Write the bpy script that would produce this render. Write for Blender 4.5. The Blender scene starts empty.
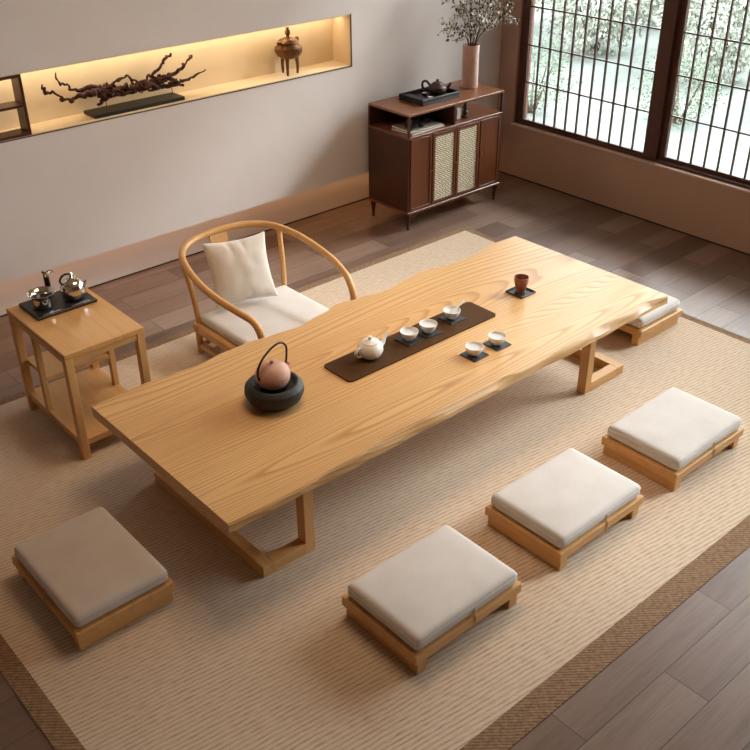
import bpy, bmesh, math, random
from mathutils import Vector, Matrix, noise
R=math.radians; PI=math.pi
scene=bpy.context.scene
col=scene.collection
random.seed(7)

# ------------------------------------------------------------------ mesh builder
class MB:
    def __init__(s): s.bm=bmesh.new()
    def box(s,x0,x1,y0,y1,z0,z1,bev=0.0,seg=1):
        r=bmesh.ops.create_cube(s.bm,size=1.0); vs=r['verts']
        for v in vs:
            v.co=Vector(((x0+x1)/2+v.co.x*(x1-x0),(y0+y1)/2+v.co.y*(y1-y0),(z0+z1)/2+v.co.z*(z1-z0)))
        if bev>0:
            es=list({e for v in vs for e in v.link_edges})
            bmesh.ops.bevel(s.bm,geom=es,offset=bev,segments=seg,profile=.5,affect='EDGES')
        return s
    def lathe(s,prof,c=(0,0,0),n=32,sx=1,sy=1,close=False):
        rings=[]
        for (r,z) in prof:
            if r<1e-5: rings.append([s.bm.verts.new((c[0],c[1],c[2]+z))])
            else: rings.append([s.bm.verts.new((c[0]+sx*r*math.cos(2*PI*i/n),c[1]+sy*r*math.sin(2*PI*i/n),c[2]+z)) for i in range(n)])
        for a,b in zip(rings,rings[1:]):
            if len(a)==1 and len(b)==1: continue
            for i in range(n):
                j=(i+1)%n
                if len(a)==1: s.bm.faces.new((a[0],b[j],b[i]))
                elif len(b)==1: s.bm.faces.new((a[i],a[j],b[0]))
                else: s.bm.faces.new((a[i],a[j],b[j],b[i]))
        return s
    def tube(s,pts,rad,n=12,smooth=0,cap=True,flat=1.0,up=(0,0,1)):
        pts=[Vector(p) for p in pts]
        if not hasattr(rad,'__len__'): rad=[rad]*len(pts)
        if smooth:
            P=[];Q=[]
            for i in range(len(pts)-1):
                p0=pts[max(i-1,0)];p1=pts[i];p2=pts[i+1];p3=pts[min(i+2,len(pts)-1)]
                for k in range(smooth):
                    t=k/smooth
                    P.append(.5*((2*p1)+(p2-p0)*t+(2*p0-5*p1+4*p2-p3)*t*t+(3*p1-p0-3*p2+p3)*t**3))
                    Q.append(rad[i]*(1-t)+rad[i+1]*t)
            P.append(pts[-1]);Q.append(rad[-1]); pts,rad=P,Q
        t0=(pts[1]-pts[0]).normalized()
        nrm=Vector(up)-Vector(up).dot(t0)*t0
        if nrm.length<1e-3: nrm=Vector((1,0,0))-t0.x*t0
        nrm.normalize(); rings=[]
        for i,p in enumerate(pts):
            t=(pts[min(i+1,len(pts)-1)]-pts[max(i-1,0)]).normalized()
            nrm=(nrm-nrm.dot(t)*t).normalized(); b=t.cross(nrm)
            rings.append([s.bm.verts.new(p+(nrm*math.cos(2*PI*k/n)+b*math.sin(2*PI*k/n)*flat)*rad[i]) for k in range(n)])
        for a,b in zip(rings,rings[1:]):
            for k in range(n): s.bm.faces.new((a[k],a[(k+1)%n],b[(k+1)%n],b[k]))
        if cap:
            s.bm.faces.new(rings[0][::-1]); s.bm.faces.new(rings[-1])
        return s
    def prism(s,outline,z0,z1):
        a=[s.bm.verts.new((x,y,z0)) for x,y in outline]; b=[s.bm.verts.new((x,y,z1)) for x,y in outline]
        s.bm.faces.new(a[::-1]); s.bm.faces.new(b); n=len(a)
        for i in range(n): s.bm.faces.new((a[i],a[(i+1)%n],b[(i+1)%n],b[i]))
        return s
    def quad(s,*p):
        s.bm.faces.new([s.bm.verts.new(q) for q in p]); return s
    def xf(s,m):
        bmesh.ops.transform(s.bm,matrix=m,verts=s.bm.verts); return s
    def build(s,name,mat,parent=None,ang=35,flat=False):
        if not flat: 
            bmesh.ops.recalc_face_normals(s.bm,faces=s.bm.faces)
            for f in s.bm.faces: f.smooth=True
            for e in s.bm.edges:
                if len(e.link_faces)==2 and e.calc_face_angle(0)>R(ang): e.smooth=False
        me=bpy.data.meshes.new(name); s.bm.to_mesh(me); s.bm.free()
        o=bpy.data.objects.new(name,me); col.objects.link(o); me.materials.append(mat)
        if parent: o.parent=parent
        return o
def tag(o,label=None,cat=None,group=None,kind=None):
    if label: o['label']=label
    if cat: o['category']=cat
    if group: o['group']=group
    if kind: o['kind']=kind
    return o
def empty(name,loc,rz=0,**k):
    o=bpy.data.objects.new(name,None); col.objects.link(o); o.location=loc; o.rotation_euler=(0,0,rz); o.empty_display_size=.05
    return tag(o,**k)
def copy_tree(o,parent=None):
    c=o.copy(); col.objects.link(c)
    if parent: c.parent=parent
    for ch in [x for x in bpy.data.objects if x.parent==o]: copy_tree(ch,c)
    return c
def struct(o): o['kind']='structure'; return o

# ------------------------------------------------------------------ materials
def srgb(r,g,b):
    f=lambda c:(c/255/12.92 if c/255<=.04045 else ((c/255+.055)/1.055)**2.4)
    return (f(r),f(g),f(b),1)
class NT:
    def __init__(s,name):
        s.m=bpy.data.materials.new(name); s.m.use_nodes=True; s.t=s.m.node_tree; s.n=s.t.nodes; s.l=s.t.links
        s.b=s.n['Principled BSDF']
    def add(s,ty,**k):
        n=s.n.new(ty)
        for a,v in k.items():
            if a.startswith('i_'):
                key=a[2:]; key=int(key) if key.isdigit() else key.replace('_',' ')
                n.inputs[key].default_value=v
            else: setattr(n,a,v)
        return n
    def ln(s,a,b): s.l.new(a,b)
    def math(s,op,a,b=None,c=None):
        n=s.add('ShaderNodeMath',operation=op)
        for i,v in enumerate((a,b,c)):
            if v is None: continue
            if isinstance(v,(int,float)): n.inputs[i].default_value=v
            else: s.ln(v,n.inputs[i])
        return n.outputs[0]
    def coords(s,scale=(1,1,1),loc=(0,0,0),rot=(0,0,0),rnd=True):
        tc=s.add('ShaderNodeTexCoord'); mp=s.add('ShaderNodeMapping')
        mp.inputs['Scale'].default_value=scale; mp.inputs['Rotation'].default_value=rot; mp.inputs['Location'].default_value=loc
        src=tc.outputs['Object']
        if rnd:
            oi=s.add('ShaderNodeObjectInfo'); v=s.add('ShaderNodeVectorMath',operation='MULTIPLY_ADD')
            cb=s.add('ShaderNodeCombineXYZ')
            for i in range(3): s.ln(oi.outputs['Random'],cb.inputs[i])
            s.ln(cb.outputs[0],v.inputs[0]); v.inputs[1].default_value=(7,3,5); s.ln(src,v.inputs[2]); src=v.outputs[0]
        s.ln(src,mp.inputs['Vector']); return mp.outputs[0]
    def ramp(s,fac,stops):
        r=s.add('ShaderNodeValToRGB'); e=r.color_ramp.elements
        while len(e)<len(stops): e.new(.5)
        for k,(p,c) in zip(e,stops): k.position=p; k.color=c
        s.ln(fac,r.inputs[0]); return r.outputs[0]
    def mix(s,fac,a,b,ty='MIX'):
        n=s.add('ShaderNodeMix',data_type='RGBA',blend_type=ty)
        for i,v in ((0,fac),(6,a),(7,b)):
            if isinstance(v,(int,float,tuple)): n.inputs[i].default_value=v
            else: s.ln(v,n.inputs[i])
        return n.outputs[2]
    def bump(s,h,strength=.2,dist=.002):
        n=s.add('ShaderNodeBump'); n.inputs['Strength'].default_value=strength; n.inputs['Distance'].default_value=dist
        s.ln(h,n.inputs['Height']); s.ln(n.outputs[0],s.b.inputs['Normal'])
    def set(s,**k):
        for a,v in k.items(): s.b.inputs[a.replace('_',' ')].default_value=v
        return s
def simple(name,c,rough=.5,metal=0,spec=.5,var=.08,sc=30,bump=0,trans=0):
    t=NT(name); t.set(Roughness=rough,Metallic=metal)
    t.b.inputs['Specular IOR Level'].default_value=spec
    nz=t.add('ShaderNodeTexNoise',i_Scale=sc,i_Detail=3.0); t.ln(t.coords(),nz.inputs['Vector'])
    d=tuple(x*(1-var) for x in c[:3])+(1,); l=tuple(min(1,x*(1+var)) for x in c[:3])+(1,)
    t.ln(t.ramp(nz.outputs[0],[(.3,d),(.7,l)]),t.b.inputs['Base Color'])
    if bump: t.bump(nz.outputs[0],bump,.003)
    return t.m
def wood(name,dark,light,axis='x',rings=9,rough=.38,fib=.5,size=1.0,bump=.08,spec=.5,ringc=None):
    t=NT(name); t.set(Roughness=rough); t.b.inputs['Specular IOR Level'].default_value=spec
    a={'x':(.28,3.2,3.2),'y':(3.2,.28,3.2),'z':(3.2,3.2,.28)}[axis]
    a2={'x':(3,160,160),'y':(160,3,160),'z':(160,160,3)}[axis]
    v=t.coords(tuple(k*size for k in a))
    nz=t.add('ShaderNodeTexNoise',i_Scale=1.0,i_Detail=1.5,i_Roughness=.35); nz.inputs['Distortion'].default_value=.25
    t.ln(v,nz.inputs['Vector'])
    g=t.math('FRACT',t.math('MULTIPLY',nz.outputs[0],float(rings)))
    v2=t.coords(a2); n2=t.add('ShaderNodeTexNoise',i_Scale=1.0,i_Detail=3.0,i_Roughness=.6); t.ln(v2,n2.inputs['Vector'])
    v3=t.coords(tuple(k*.8 for k in a)); n3=t.add('ShaderNodeTexNoise',i_Scale=.8,i_Detail=2.0); t.ln(v3,n3.inputs['Vector'])
    base=t.mix(n3.outputs[0],dark,light)
    mid=tuple((dark[i]*.55+light[i]*.45)*.86 for i in range(3))+(1,)
    if ringc: mid=ringc
    rg=t.ramp(g,[(0,(0,0,0,1)),(.55,(.18,.18,.18,1)),(.9,(1,1,1,1)),(1,(0,0,0,1))])
    c=t.mix(t.math('MULTIPLY',rg,.75),base,mid)
    fb=t.ramp(n2.outputs[0],[(.3,(.8,.76,.72,1)),(.62,(1.05,1.05,1.05,1))])
    c=t.mix(fib,c,fb,'MULTIPLY')
    t.ln(c,t.b.inputs['Base Color'])
    t.bump(n2.outputs[0],bump,.001)
    return t.m
def fabric(name,c,c2,sc=420):
    t=NT(name); t.set(Roughness=.92); t.b.inputs['Specular IOR Level'].default_value=.15
    t.b.inputs['Sheen Weight'].default_value=.15
    v=t.coords(); n=t.add('ShaderNodeTexNoise',i_Scale=float(sc),i_Detail=2.0); t.ln(v,n.inputs['Vector'])
    n2=t.add('ShaderNodeTexNoise',i_Scale=9.0,i_Detail=3.0); t.ln(v,n2.inputs['Vector'])
    f=t.math('ADD',t.math('MULTIPLY',n.outputs[0],.6),t.math('MULTIPLY',n2.outputs[0],.4))
    t.ln(t.ramp(f,[(.35,c),(.65,c2)]),t.b.inputs['Base Color'])
    t.bump(f,.25,.002); return t.m

OAK_D=srgb(196,142,84); OAK_L=srgb(230,184,124)
M={}
M['oak_x']=wood('oak_x',OAK_D,OAK_L,'x',10,.4)
M['oak_y']=wood('oak_y',OAK_D,OAK_L,'y',8,.4)
M['oak_z']=wood('oak_z',OAK_D,OAK_L,'z',8,.4)
M['top']=wood('oak_tabletop',srgb(208,162,106),srgb(228,190,136),'x',66,.36,.65,.66,ringc=srgb(178,124,70))
M['sidetop']=wood('oak_gloss_top',OAK_D,OAK_L,'y',12,.2,.4,1.2)
M['walnut_z']=wood('walnut_z',srgb(48,24,13),srgb(86,48,29),'z',8,.36,.5)  # carcass darkened: shade on the cabinet's side is put into the colour
M['door']=wood('walnut_door_lit',srgb(76,38,20),srgb(126,72,42),'z',8,.36,.5)  # lighter than the carcass: light falling on the front is painted in
M['walnut_x']=wood('walnut_x',srgb(104,62,40),srgb(146,96,66),'x',8,.28,.5)
M['walnut_trim']=wood('walnut_trim',srgb(98,56,36),srgb(140,88,60),'x',8,.3,.5)
M['frame']=wood('window_wood',srgb(66,36,25),srgb(92,53,38),'z',6,.45,.5)
M['darkwood']=wood('shelf_wood',srgb(52,20,12),srgb(88,40,24),'x',8,.35,.5)
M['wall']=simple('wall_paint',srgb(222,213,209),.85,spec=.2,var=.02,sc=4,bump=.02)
M['wall_e']=simple('backlit_wall_paint',srgb(176,146,130),.85,spec=.2,var=.02,sc=4,bump=.02)  # browner than the niche wall: backlit shade is put into the colour
M['lit_sill']=simple('lit_sill_paint',srgb(206,180,168),.6,var=.02)  # pale tone paints the light caught by the window ledge
M['panel']=simple('unseen_wall_brown',srgb(126,96,72),.7,var=.05)  # made-up brown for the unseen walls, to dim and warm the bounce
M['ceil']=simple('ceiling_paint',srgb(202,184,162),.9,spec=.2,var=.01)
M['lining']=simple('niche_lining',srgb(226,202,164),.6,spec=.3,var=.03,sc=6)
M['bronze']=simple('bronze_edge',srgb(92,70,48),.4,metal=.7)
M['cushion']=fabric('cushion_linen',srgb(204,197,192),srgb(218,212,208))
M['pillow']=fabric('pillow_linen',srgb(214,206,197),srgb(238,231,222),300)
M['cord']=simple('cord',srgb(206,174,128),.8)
M['black']=simple('matte_black',srgb(15,14,14),.42,var=.15,sc=60)
M['slate']=simple('black_slate',srgb(34,33,36),.5,var=.3,sc=90,bump=.2)
M['iron']=simple('cast_stone_black',srgb(38,36,36),.6,var=.35,sc=45,bump=.6)
M['porc']=simple('white_porcelain',srgb(244,241,237),.18,var=.015)
M['tea']=simple('pale_tea',srgb(222,225,226),.05,var=.02)
M['pink']=simple('pink_clay',srgb(198,154,138),.55,var=.06,sc=80,bump=.1)
M['clay']=simple('dark_clay',srgb(70,46,38),.45,var=.1)
M['cupclay']=simple('brown_glaze',srgb(146,88,66),.4,var=.15,sc=50)
M['chrome']=simple('chrome',srgb(236,234,230),.07,metal=1,var=.01)
M['runner']=simple('brown_runner',srgb(76,50,24),.8,spec=.12,var=.12,sc=200,bump=.15)
M['pinkvase']=simple('pinkish_vase',srgb(196,160,146),.5,var=.05,sc=40)
M['gold']=simple('brass',srgb(176,140,84),.3,metal=1)
M['burner']=simple('aged_bronze',srgb(112,74,40),.42,metal=.6,var=.25,sc=40,bump=.3)
M['drift']=simple('driftwood',srgb(62,26,16),.6,spec=.25,var=.5,sc=40,bump=.8)
M['paper']=simple('magazine_cover',srgb(150,142,126),.5,var=.1,sc=20)
M['white']=simple('white_matte',srgb(225,220,214),.5,var=.02)
M['darkstrip']=simple('dark_strip',srgb(48,34,28),.7)
M['leaf']=simple('dark_leaf',srgb(44,46,22),.6,var=.3,sc=60)
M['stem']=simple('stem_bark',srgb(60,44,32),.7,var=.2)
M['blossom']=simple('blossom',srgb(250,248,236),.7,var=.03)
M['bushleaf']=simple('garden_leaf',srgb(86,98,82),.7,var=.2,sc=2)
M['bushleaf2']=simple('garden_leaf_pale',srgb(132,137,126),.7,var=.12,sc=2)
M['gravel']=simple('garden_ground',srgb(80,87,83),.9,var=.1,sc=6)
M['led']=simple('led_housing',srgb(220,215,205),.6)

# floor planks
def floor_mat():
    t=NT('floor_planks'); v=t.coords(loc=(-.54,-.034,0),rnd=False)
    b=t.add('ShaderNodeTexBrick'); b.offset=.5; b.offset_frequency=2
    for k,x in (('Scale',1.0),('Mortar Size',.0016),('Mortar Smooth',.1),('Bias',0.0),('Brick Width',.86),('Row Height',.174)): b.inputs[k].default_value=x
    b.inputs['Color1'].default_value=(0,0,0,1); b.inputs['Color2'].default_value=(1,1,1,1); b.inputs['Mortar'].default_value=(.5,.5,.5,1)
    t.ln(v,b.inputs['Vector'])
    base=t.ramp(b.outputs['Color'],[(0,srgb(106,82,70)),(.5,srgb(126,102,90)),(1,srgb(148,125,112))])
    cb=t.add('ShaderNodeVectorMath',operation='MULTIPLY_ADD'); t.ln(b.outputs['Color'],cb.inputs[0]); cb.inputs[1].default_value=(9,5,3)
    t.ln(v,cb.inputs[2])
    mp=t.add('ShaderNodeMapping'); mp.inputs['Scale'].default_value=(1.6,14,1); t.ln(cb.outputs[0],mp.inputs['Vector'])
    n=t.add('ShaderNodeTexNoise',i_Scale=1.0,i_Detail=5.0,i_Roughness=.6); n.inputs['Distortion'].default_value=.6; t.ln(mp.outputs[0],n.inputs['Vector'])
    g=t.ramp(n.outputs[0],[(.25,(.74,.72,.70,1)),(.5,(1,1,1,1)),(.75,(1.1,1.09,1.08,1))])
    mp2=t.add('ShaderNodeMapping'); mp2.inputs['Scale'].default_value=(6,150,1); t.ln(cb.outputs[0],mp2.inputs['Vector'])
    n2=t.add('ShaderNodeTexNoise',i_Scale=1.0,i_Detail=2.0); t.ln(mp2.outputs[0],n2.inputs['Vector'])
    g2=t.ramp(n2.outputs[0],[(.3,(.86,.85,.84,1)),(.7,(1.05,1.05,1.05,1))])
    c=t.mix(1.0,t.mix(1.0,base,g,'MULTIPLY'),g2,'MULTIPLY')
    c=t.mix(b.outputs['Fac'],c,srgb(62,50,44))
    t.ln(c,t.b.inputs['Base Color'])
    t.ln(t.math('MULTIPLY_ADD',n.outputs[0],.15,.26),t.b.inputs['Roughness'])
    t.bump(t.math('MULTIPLY',b.outputs['Fac'],-1.0),.5,.002)
    return t.m
def rug_mat(name,border=False):
    t=NT(name); t.set(Roughness=.95); t.b.inputs['Specular IOR Level'].default_value=.1
    v=t.coords(rot=(0,0,R(7)) if not border else (0,0,R(40)),rnd=False)
    sp=t.add('ShaderNodeSeparateXYZ'); 
    nz=t.add('ShaderNodeTexNoise',i_Scale=1.0,i_Detail=2.0); mp=t.add('ShaderNodeMapping'); mp.inputs['Scale'].default_value=(5,9,1)
    t.ln(v,mp.inputs['Vector']); t.ln(mp.outputs[0],nz.inputs['Vector']); t.ln(v,sp.inputs[0])
    per=.0185 if not border else .012
    y=t.math('MULTIPLY_ADD',nz.outputs[0],.012,sp.outputs[1])
    rib=t.math('MULTIPLY_ADD',t.math('SINE',t.math('MULTIPLY',y,2*PI/per)),.5,.5)
    th=t.math('MULTIPLY_ADD',t.math('SINE',t.math('MULTIPLY',sp.outputs[0],2*PI/.0075)),.5,.5)
    mp2=t.add('ShaderNodeMapping'); mp2.inputs['Scale'].default_value=(22,130,1) if not border else (60,60,1); t.ln(v,mp2.inputs['Vector'])
    n2=t.add('ShaderNodeTexNoise',i_Scale=1.0,i_Detail=3.0); t.ln(mp2.outputs[0],n2.inputs['Vector'])
    rib=t.math('POWER',rib,.45)
    f=t.math('ADD',t.math('MULTIPLY',rib,.34),t.math('ADD',t.math('MULTIPLY',th,.12),t.math('MULTIPLY',n2.outputs[0],.74)))
    if border: st=[(.2,srgb(88,66,50)),(.5,srgb(120,94,74)),(.85,srgb(158,130,104))]
    else: st=[(.16,srgb(126,98,78)),(.40,srgb(180,154,130)),(.75,srgb(214,195,174))]
    t.ln(t.ramp(f,st),t.b.inputs['Base Color']); t.bump(f,.5,.003)
    return t.m
def rattan_mat():
    t=NT('woven_rattan'); t.set(Roughness=.6)
    v=t.coords(rnd=False,rot=(R(90),0,0))
    b=t.add('ShaderNodeTexBrick'); b.offset=.5
    for k,x in (('Scale',1.0),('Mortar Size',.0024),('Mortar Smooth',.2),('Brick Width',.030),('Row Height',.0135)): b.inputs[k].default_value=x
    b.inputs['Color1'].default_value=srgb(240,230,204); b.inputs['Color2'].default_value=srgb(222,208,178); b.inputs['Mortar'].default_value=srgb(92,80,58)
    t.ln(v,b.inputs['Vector']); t.ln(b.outputs['Color'],t.b.inputs['Base Color']); t.bump(t.math('MULTIPLY',b.outputs['Fac'],-1.0),.6,.002)
    return t.m
def glass_mat():
    m=bpy.data.materials.new('window_glass'); m.use_nodes=True; n=m.node_tree.nodes; l=m.node_tree.links
    n.remove(n['Principled BSDF']); out=n['Material Output']
    tr=n.new('ShaderNodeBsdfTransparent'); tr.inputs[0].default_value=(.96,.99,.98,1)
    gl=n.new('ShaderNodeBsdfGlossy'); gl.inputs['Roughness'].default_value=.03
    fr=n.new('ShaderNodeFresnel'); fr.inputs[0].default_value=1.45
    nz=n.new('ShaderNodeTexNoise'); nz.inputs['Scale'].default_value=3; rp=n.new('ShaderNodeMix'); rp.data_type='RGBA'
    rp.inputs[6].default_value=(.95,.98,.97,1); rp.inputs[7].default_value=(.99,1,.99,1); l.new(nz.outputs[0],rp.inputs[0]); l.new(rp.outputs[2],tr.inputs[0])
    mx=n.new('ShaderNodeMixShader'); l.new(fr.outputs[0],mx.inputs[0]); l.new(tr.outputs[0],mx.inputs[1]); l.new(gl.outputs[0],mx.inputs[2]); l.new(mx.outputs[0],out.inputs[0])
    return m
M['floor']=floor_mat(); M['rug']=rug_mat('woven_rug'); M['rugb']=rug_mat('rug_border',True); M['rattan']=rattan_mat(); M['glass']=glass_mat()

# ------------------------------------------------------------------ room
XW=5.63; YW=4.97; YR=5.17; CZ=2.95; X0=-1.2; Y0=-1.4
struct(MB().box(X0-.2,XW+.2,Y0-.2,YR+.3,-.12,0).build('floor',M['floor']))
struct(MB().box(X0-.2,XW+.2,Y0-.2,YR+.3,CZ,CZ+.1).build('ceiling',M['ceil']))
# floating wall with the long niche, recess below it
NX1=4.165; NX0=1.2; NZ0=1.052; NZ1=1.378; NB=5.15
w=MB()
w.box(X0,XW,YW,YR+.1,.292,NZ0); w.box(X0,XW,YW,YR+.1,NZ1,CZ)
w.box(X0,NX0,YW,YR+.1,NZ0,NZ1); w.box(NX1,XW,YW,YR+.1,NZ0,NZ1); w.box(NX0,NX1,NB+.01,YR+.1,NZ0,NZ1)
struct(w.build('wall_north',M['wall']))
struct(MB().box(X0,XW,YR,YR+.1,0,.292).build('wall_recess',M['wall']))
struct(MB().box(X0,XW,YR-.006,YR,0,.007).build('foot_strip_north',M['darkstrip']))  # thin dark strip along the foot of the recess wall
l=MB(); t_=.006
l.box(NX0,NX1,YW+.002,NB,NZ0,NZ0+t_); l.box(NX0,NX1,YW+.002,NB,NZ1-t_,NZ1); l.box(NX0,NX1,NB,NB+.01,NZ0,NZ1)
l.box(NX1-t_,NX1,YW+.002,NB,NZ0,NZ1); l.box(NX0,NX0+t_,YW+.002,NB,NZ0,NZ1)
struct(l.build('trim_1',M['lining']))
e=MB()
e.box(NX0,NX1+.004,YW-.003,YW+.002,NZ0-.004,NZ0+.001); e.box(NX1-.001,NX1+.004,YW-.003,YW+.002,NZ0,NZ1+.003)
struct(e.build('trim_2',M['bronze']))
# window wall
WY1=4.800; WY0=-.45; WZ0=.418; WZ1=2.82
w=MB()
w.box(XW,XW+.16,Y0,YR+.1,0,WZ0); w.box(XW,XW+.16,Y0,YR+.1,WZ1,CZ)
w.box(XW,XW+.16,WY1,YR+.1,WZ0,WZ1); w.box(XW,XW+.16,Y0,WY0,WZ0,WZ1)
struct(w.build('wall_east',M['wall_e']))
struct(MB().box(XW-.006,XW,Y0,YR,0,.008).build('foot_strip_east',M['darkstrip']))  # thin dark strip along the foot of the window wall
struct(MB().box(X0-.1,X0,Y0,YR+.1,0,CZ).build('wall_west',M['panel']))
struct(MB().box(X0,XW+.16,Y0-.1,Y0,0,CZ).build('wall_south',M['panel']))
struct(MB().box(XW-.014,XW+.021,WY0-.02,WY1+.012,WZ0-.014,WZ0-.0005,.002).build('trim_5',M['lit_sill']))  # board added to show the ledge's lit top edge
# casing round the whole window band
c=MB()
c.box(XW+.02,XW+.12,WY0,WY1,WZ0,WZ0+.016,.002); c.box(XW+.02,XW+.12,WY0,WY1,WZ1-.03,WZ1)
c.box(XW+.02,XW+.12,WY1-.035,WY1,WZ0+.016,WZ1-.03,.002); c.box(XW+.02,XW+.12,WY0,WY0+.04,WZ0+.016,WZ1-.03)
struct(c.build('trim_3',M['frame']))
def window(n,ya,ga,gb,yb,x,ncell):
    # sliding lattice panel on its own track, from ya down to yb, glazed from ga to gb
    o=empty('window_%d'%n,(x,(ya+yb)/2,WZ0+.016)); struct(o); h=WZ1-.03-WZ0-.016; c=(ya+yb)/2
    f=MB(); f.box(-.017,.017,ga-c,ya-c,0,h,.002); f.box(-.017,.017,yb-c,gb-c,0,h,.002)
    f.box(-.016,.016,gb-c,ga-c,0,.024,.001); f.box(-.016,.016,gb-c,ga-c,h-.05,h,.001)
    f.build('window_frame',M['frame'],o)
    g=MB(); a=gb-c; b=ga-c
    for k in range(1,ncell):
        y=a+(b-a)*k/ncell; g.box(-.010,.004,y-.0055,y+.0055,.024,h-.05)
    z=.735-WZ0-.016
    while z<h-.1:
        g.box(-.0085,.0035,a,b,z-.005,z+.005); z+=.268
    g.build('lattice',M['frame'],o)
    MB().box(.006,.010,a,b,.024,h-.05).build('pane',M['glass'],o)
    return o
window(1,4.765,4.727,3.635,3.530,XW+.040,11)
window(2,3.548,3.488,2.394,2.330,XW+.076,11)
window(3,2.348,2.285,1.191,1.090,XW+.040,11)
window(4,1.108,1.045,-.049,-.110,XW+.076,11)
struct(MB().box(XW+.03,XW+.11,WY0+.04,-.11,WZ0+.016,WZ1-.03).build('trim_4',M['frame']))

# ------------------------------------------------------------------ rug
rug=empty('woven_rug',(0,0,0),label='large tan ribbed woven rug under the low table, with darker brown border',cat='rug')
X=(.545,4.605); Y=(1.222,4.30); bi=(.073,.05,.103,.055)
MB().box(X[0]+bi[0],X[1]-bi[1],Y[0]+bi[2],Y[1]-bi[3],0.0005,.003).build('woven_field',M['rug'],rug)
b=MB(); z0,z1=.0005,.0034
b.box(X[0],X[1],Y[0],Y[0]+bi[2],z0,z1,.0008); b.box(X[0],X[1],Y[1]-bi[3],Y[1],z0,z1,.0008)
b.box(X[0],X[0]+bi[0],Y[0]+bi[2],Y[1]-bi[3],z0,z1,.0008); b.box(X[1]-bi[1],X[1],Y[0]+bi[2],Y[1]-bi[3],z0,z1,.0008)
b.build('border',M['rugb'],rug)['label']='darker brown herringbone border'
RZ=.0032

# ------------------------------------------------------------------ low table
TZ=.416
near=[(1.325,2.300),(1.344,2.297),(1.496,2.290),(1.642,2.291),(1.785,2.302),(1.929,2.30),(2.081,2.322),(2.19,2.322),(2.309,2.316),(2.436,2.324),(2.542,2.324),(2.681,2.321),(2.739,2.320),(2.87,2.304),(3.057,2.309),(3.284,2.309),(3.435,2.327),(3.649,2.312),(3.817,2.328),(3.968,2.302),(3.985,2.302)]
far=[(1.325,3.311),(1.424,3.316),(1.584,3.326),(1.716,3.312),(1.84,3.302),(1.979,3.322),(2.117,3.324),(2.251,3.305),(2.389,3.289),(2.551,3.316),(2.692,3.350),(2.799,3.326),(2.954,3.297),(3.149,3.326),(3.268,3.342),(3.426,3.302),(3.576,3.295),(3.813,3.334),(3.985,3.324)]
def interp(t,x):
    if x<=t[0][0]: return t[0][1]
    for (a,b),(c,d) in zip(t,t[1:]):
        if x<=c:
            s=(x-a)/(c-a); s=s*s*(3-2*s); return b+(d-b)*s
    return t[-1][1]
tb=empty('low_table',(2.655,2.81,RZ),label='long low tea table of light oak with wavy live edges, standing on the woven rug',cat='table')
mb=MB(); rows=[]; N=150
for i in range(N+1):
    x=1.325+(3.985-1.325)*i/N; yn=interp(near,x); yf=interp(far,x)
    wb=.004*math.sin(x*9)+.003*math.sin(x*23)
    pr=[(2.306+wb,.366),(2.298+wb*.6,.372),(min(yn,2.30)+.001+wb*.5,.388),(yn-.003,.408),(yn+.003,.4155)]
    for k in range(1,8): pr.append((yn+(yf-yn)*k/8,.416))
    pr+= [(yf-.003,.4155),(yf+.003,.408),(yf+.004+wb,.388),(yf-.002+wb,.372),(yf-.01,.366)]
    rows.append([mb.bm.verts.new((x-2.655,y-2.81,z-RZ)) for y,z in pr])
for a,b in zip(rows,rows[1:]):
    m=len(a)
    for k in range(m): mb.bm.faces.new((a[k],b[k],b[(k+1)%m],a[(k+1)%m]))
mb.bm.faces.new(rows[0]); mb.bm.faces.new(rows[-1][::-1])
mb.build('tabletop',M['top'],tb,ang=30)
for sgn in (-1,1):
    g=empty('leg_frame',(0,0,0)); g.parent=tb
    xo=1.498-2.655 if sgn<0 else 3.790-2.655; xi=1.705-2.655 if sgn<0 else 3.470-2.655
    xp=1.750-2.655 if sgn<0 else 3.575-2.655
    ya=2.371-2.81; yb=3.19-2.81; bt=.052
    def bx(m,x0,x1,*r,**k): return m.box(min(x0,x1),max(x0,x1),*r,**k)
    if sgn<0:
        bx(MB(),xo,xo+.05,ya,yb,0,bt,bev=.002).build('foot_bar',M['oak_y'],g)
        for y in (ya,yb-.052): bx(MB(),xo+.05,1.705-2.655,y,y+.052,0,bt,bev=.002).build('foot_rail',M['oak_x'],g)
        px=(1.705-2.655,1.752-2.655)
    else:
        bx(MB(),xo-.05,xo,ya,yb,0,bt,bev=.002).build('foot_bar',M['oak_y'],g)
        for y in (ya,yb-.052): bx(MB(),3.520-2.655,xo-.05,y,y+.052,0,bt,bev=.002).build('foot_rail',M['oak_x'],g)
        px=(3.474-2.655,3.520-2.655)
    for y in (ya,yb-.052): MB().box(px[0],px[1],y,y+.052,0,.357,.002).build('leg',M['oak_z'],g)
    MB().box(px[0],px[1],ya+.052,yb-.052,.31,.357,.002).build('cross_rail',M['oak_y'],g)

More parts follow.
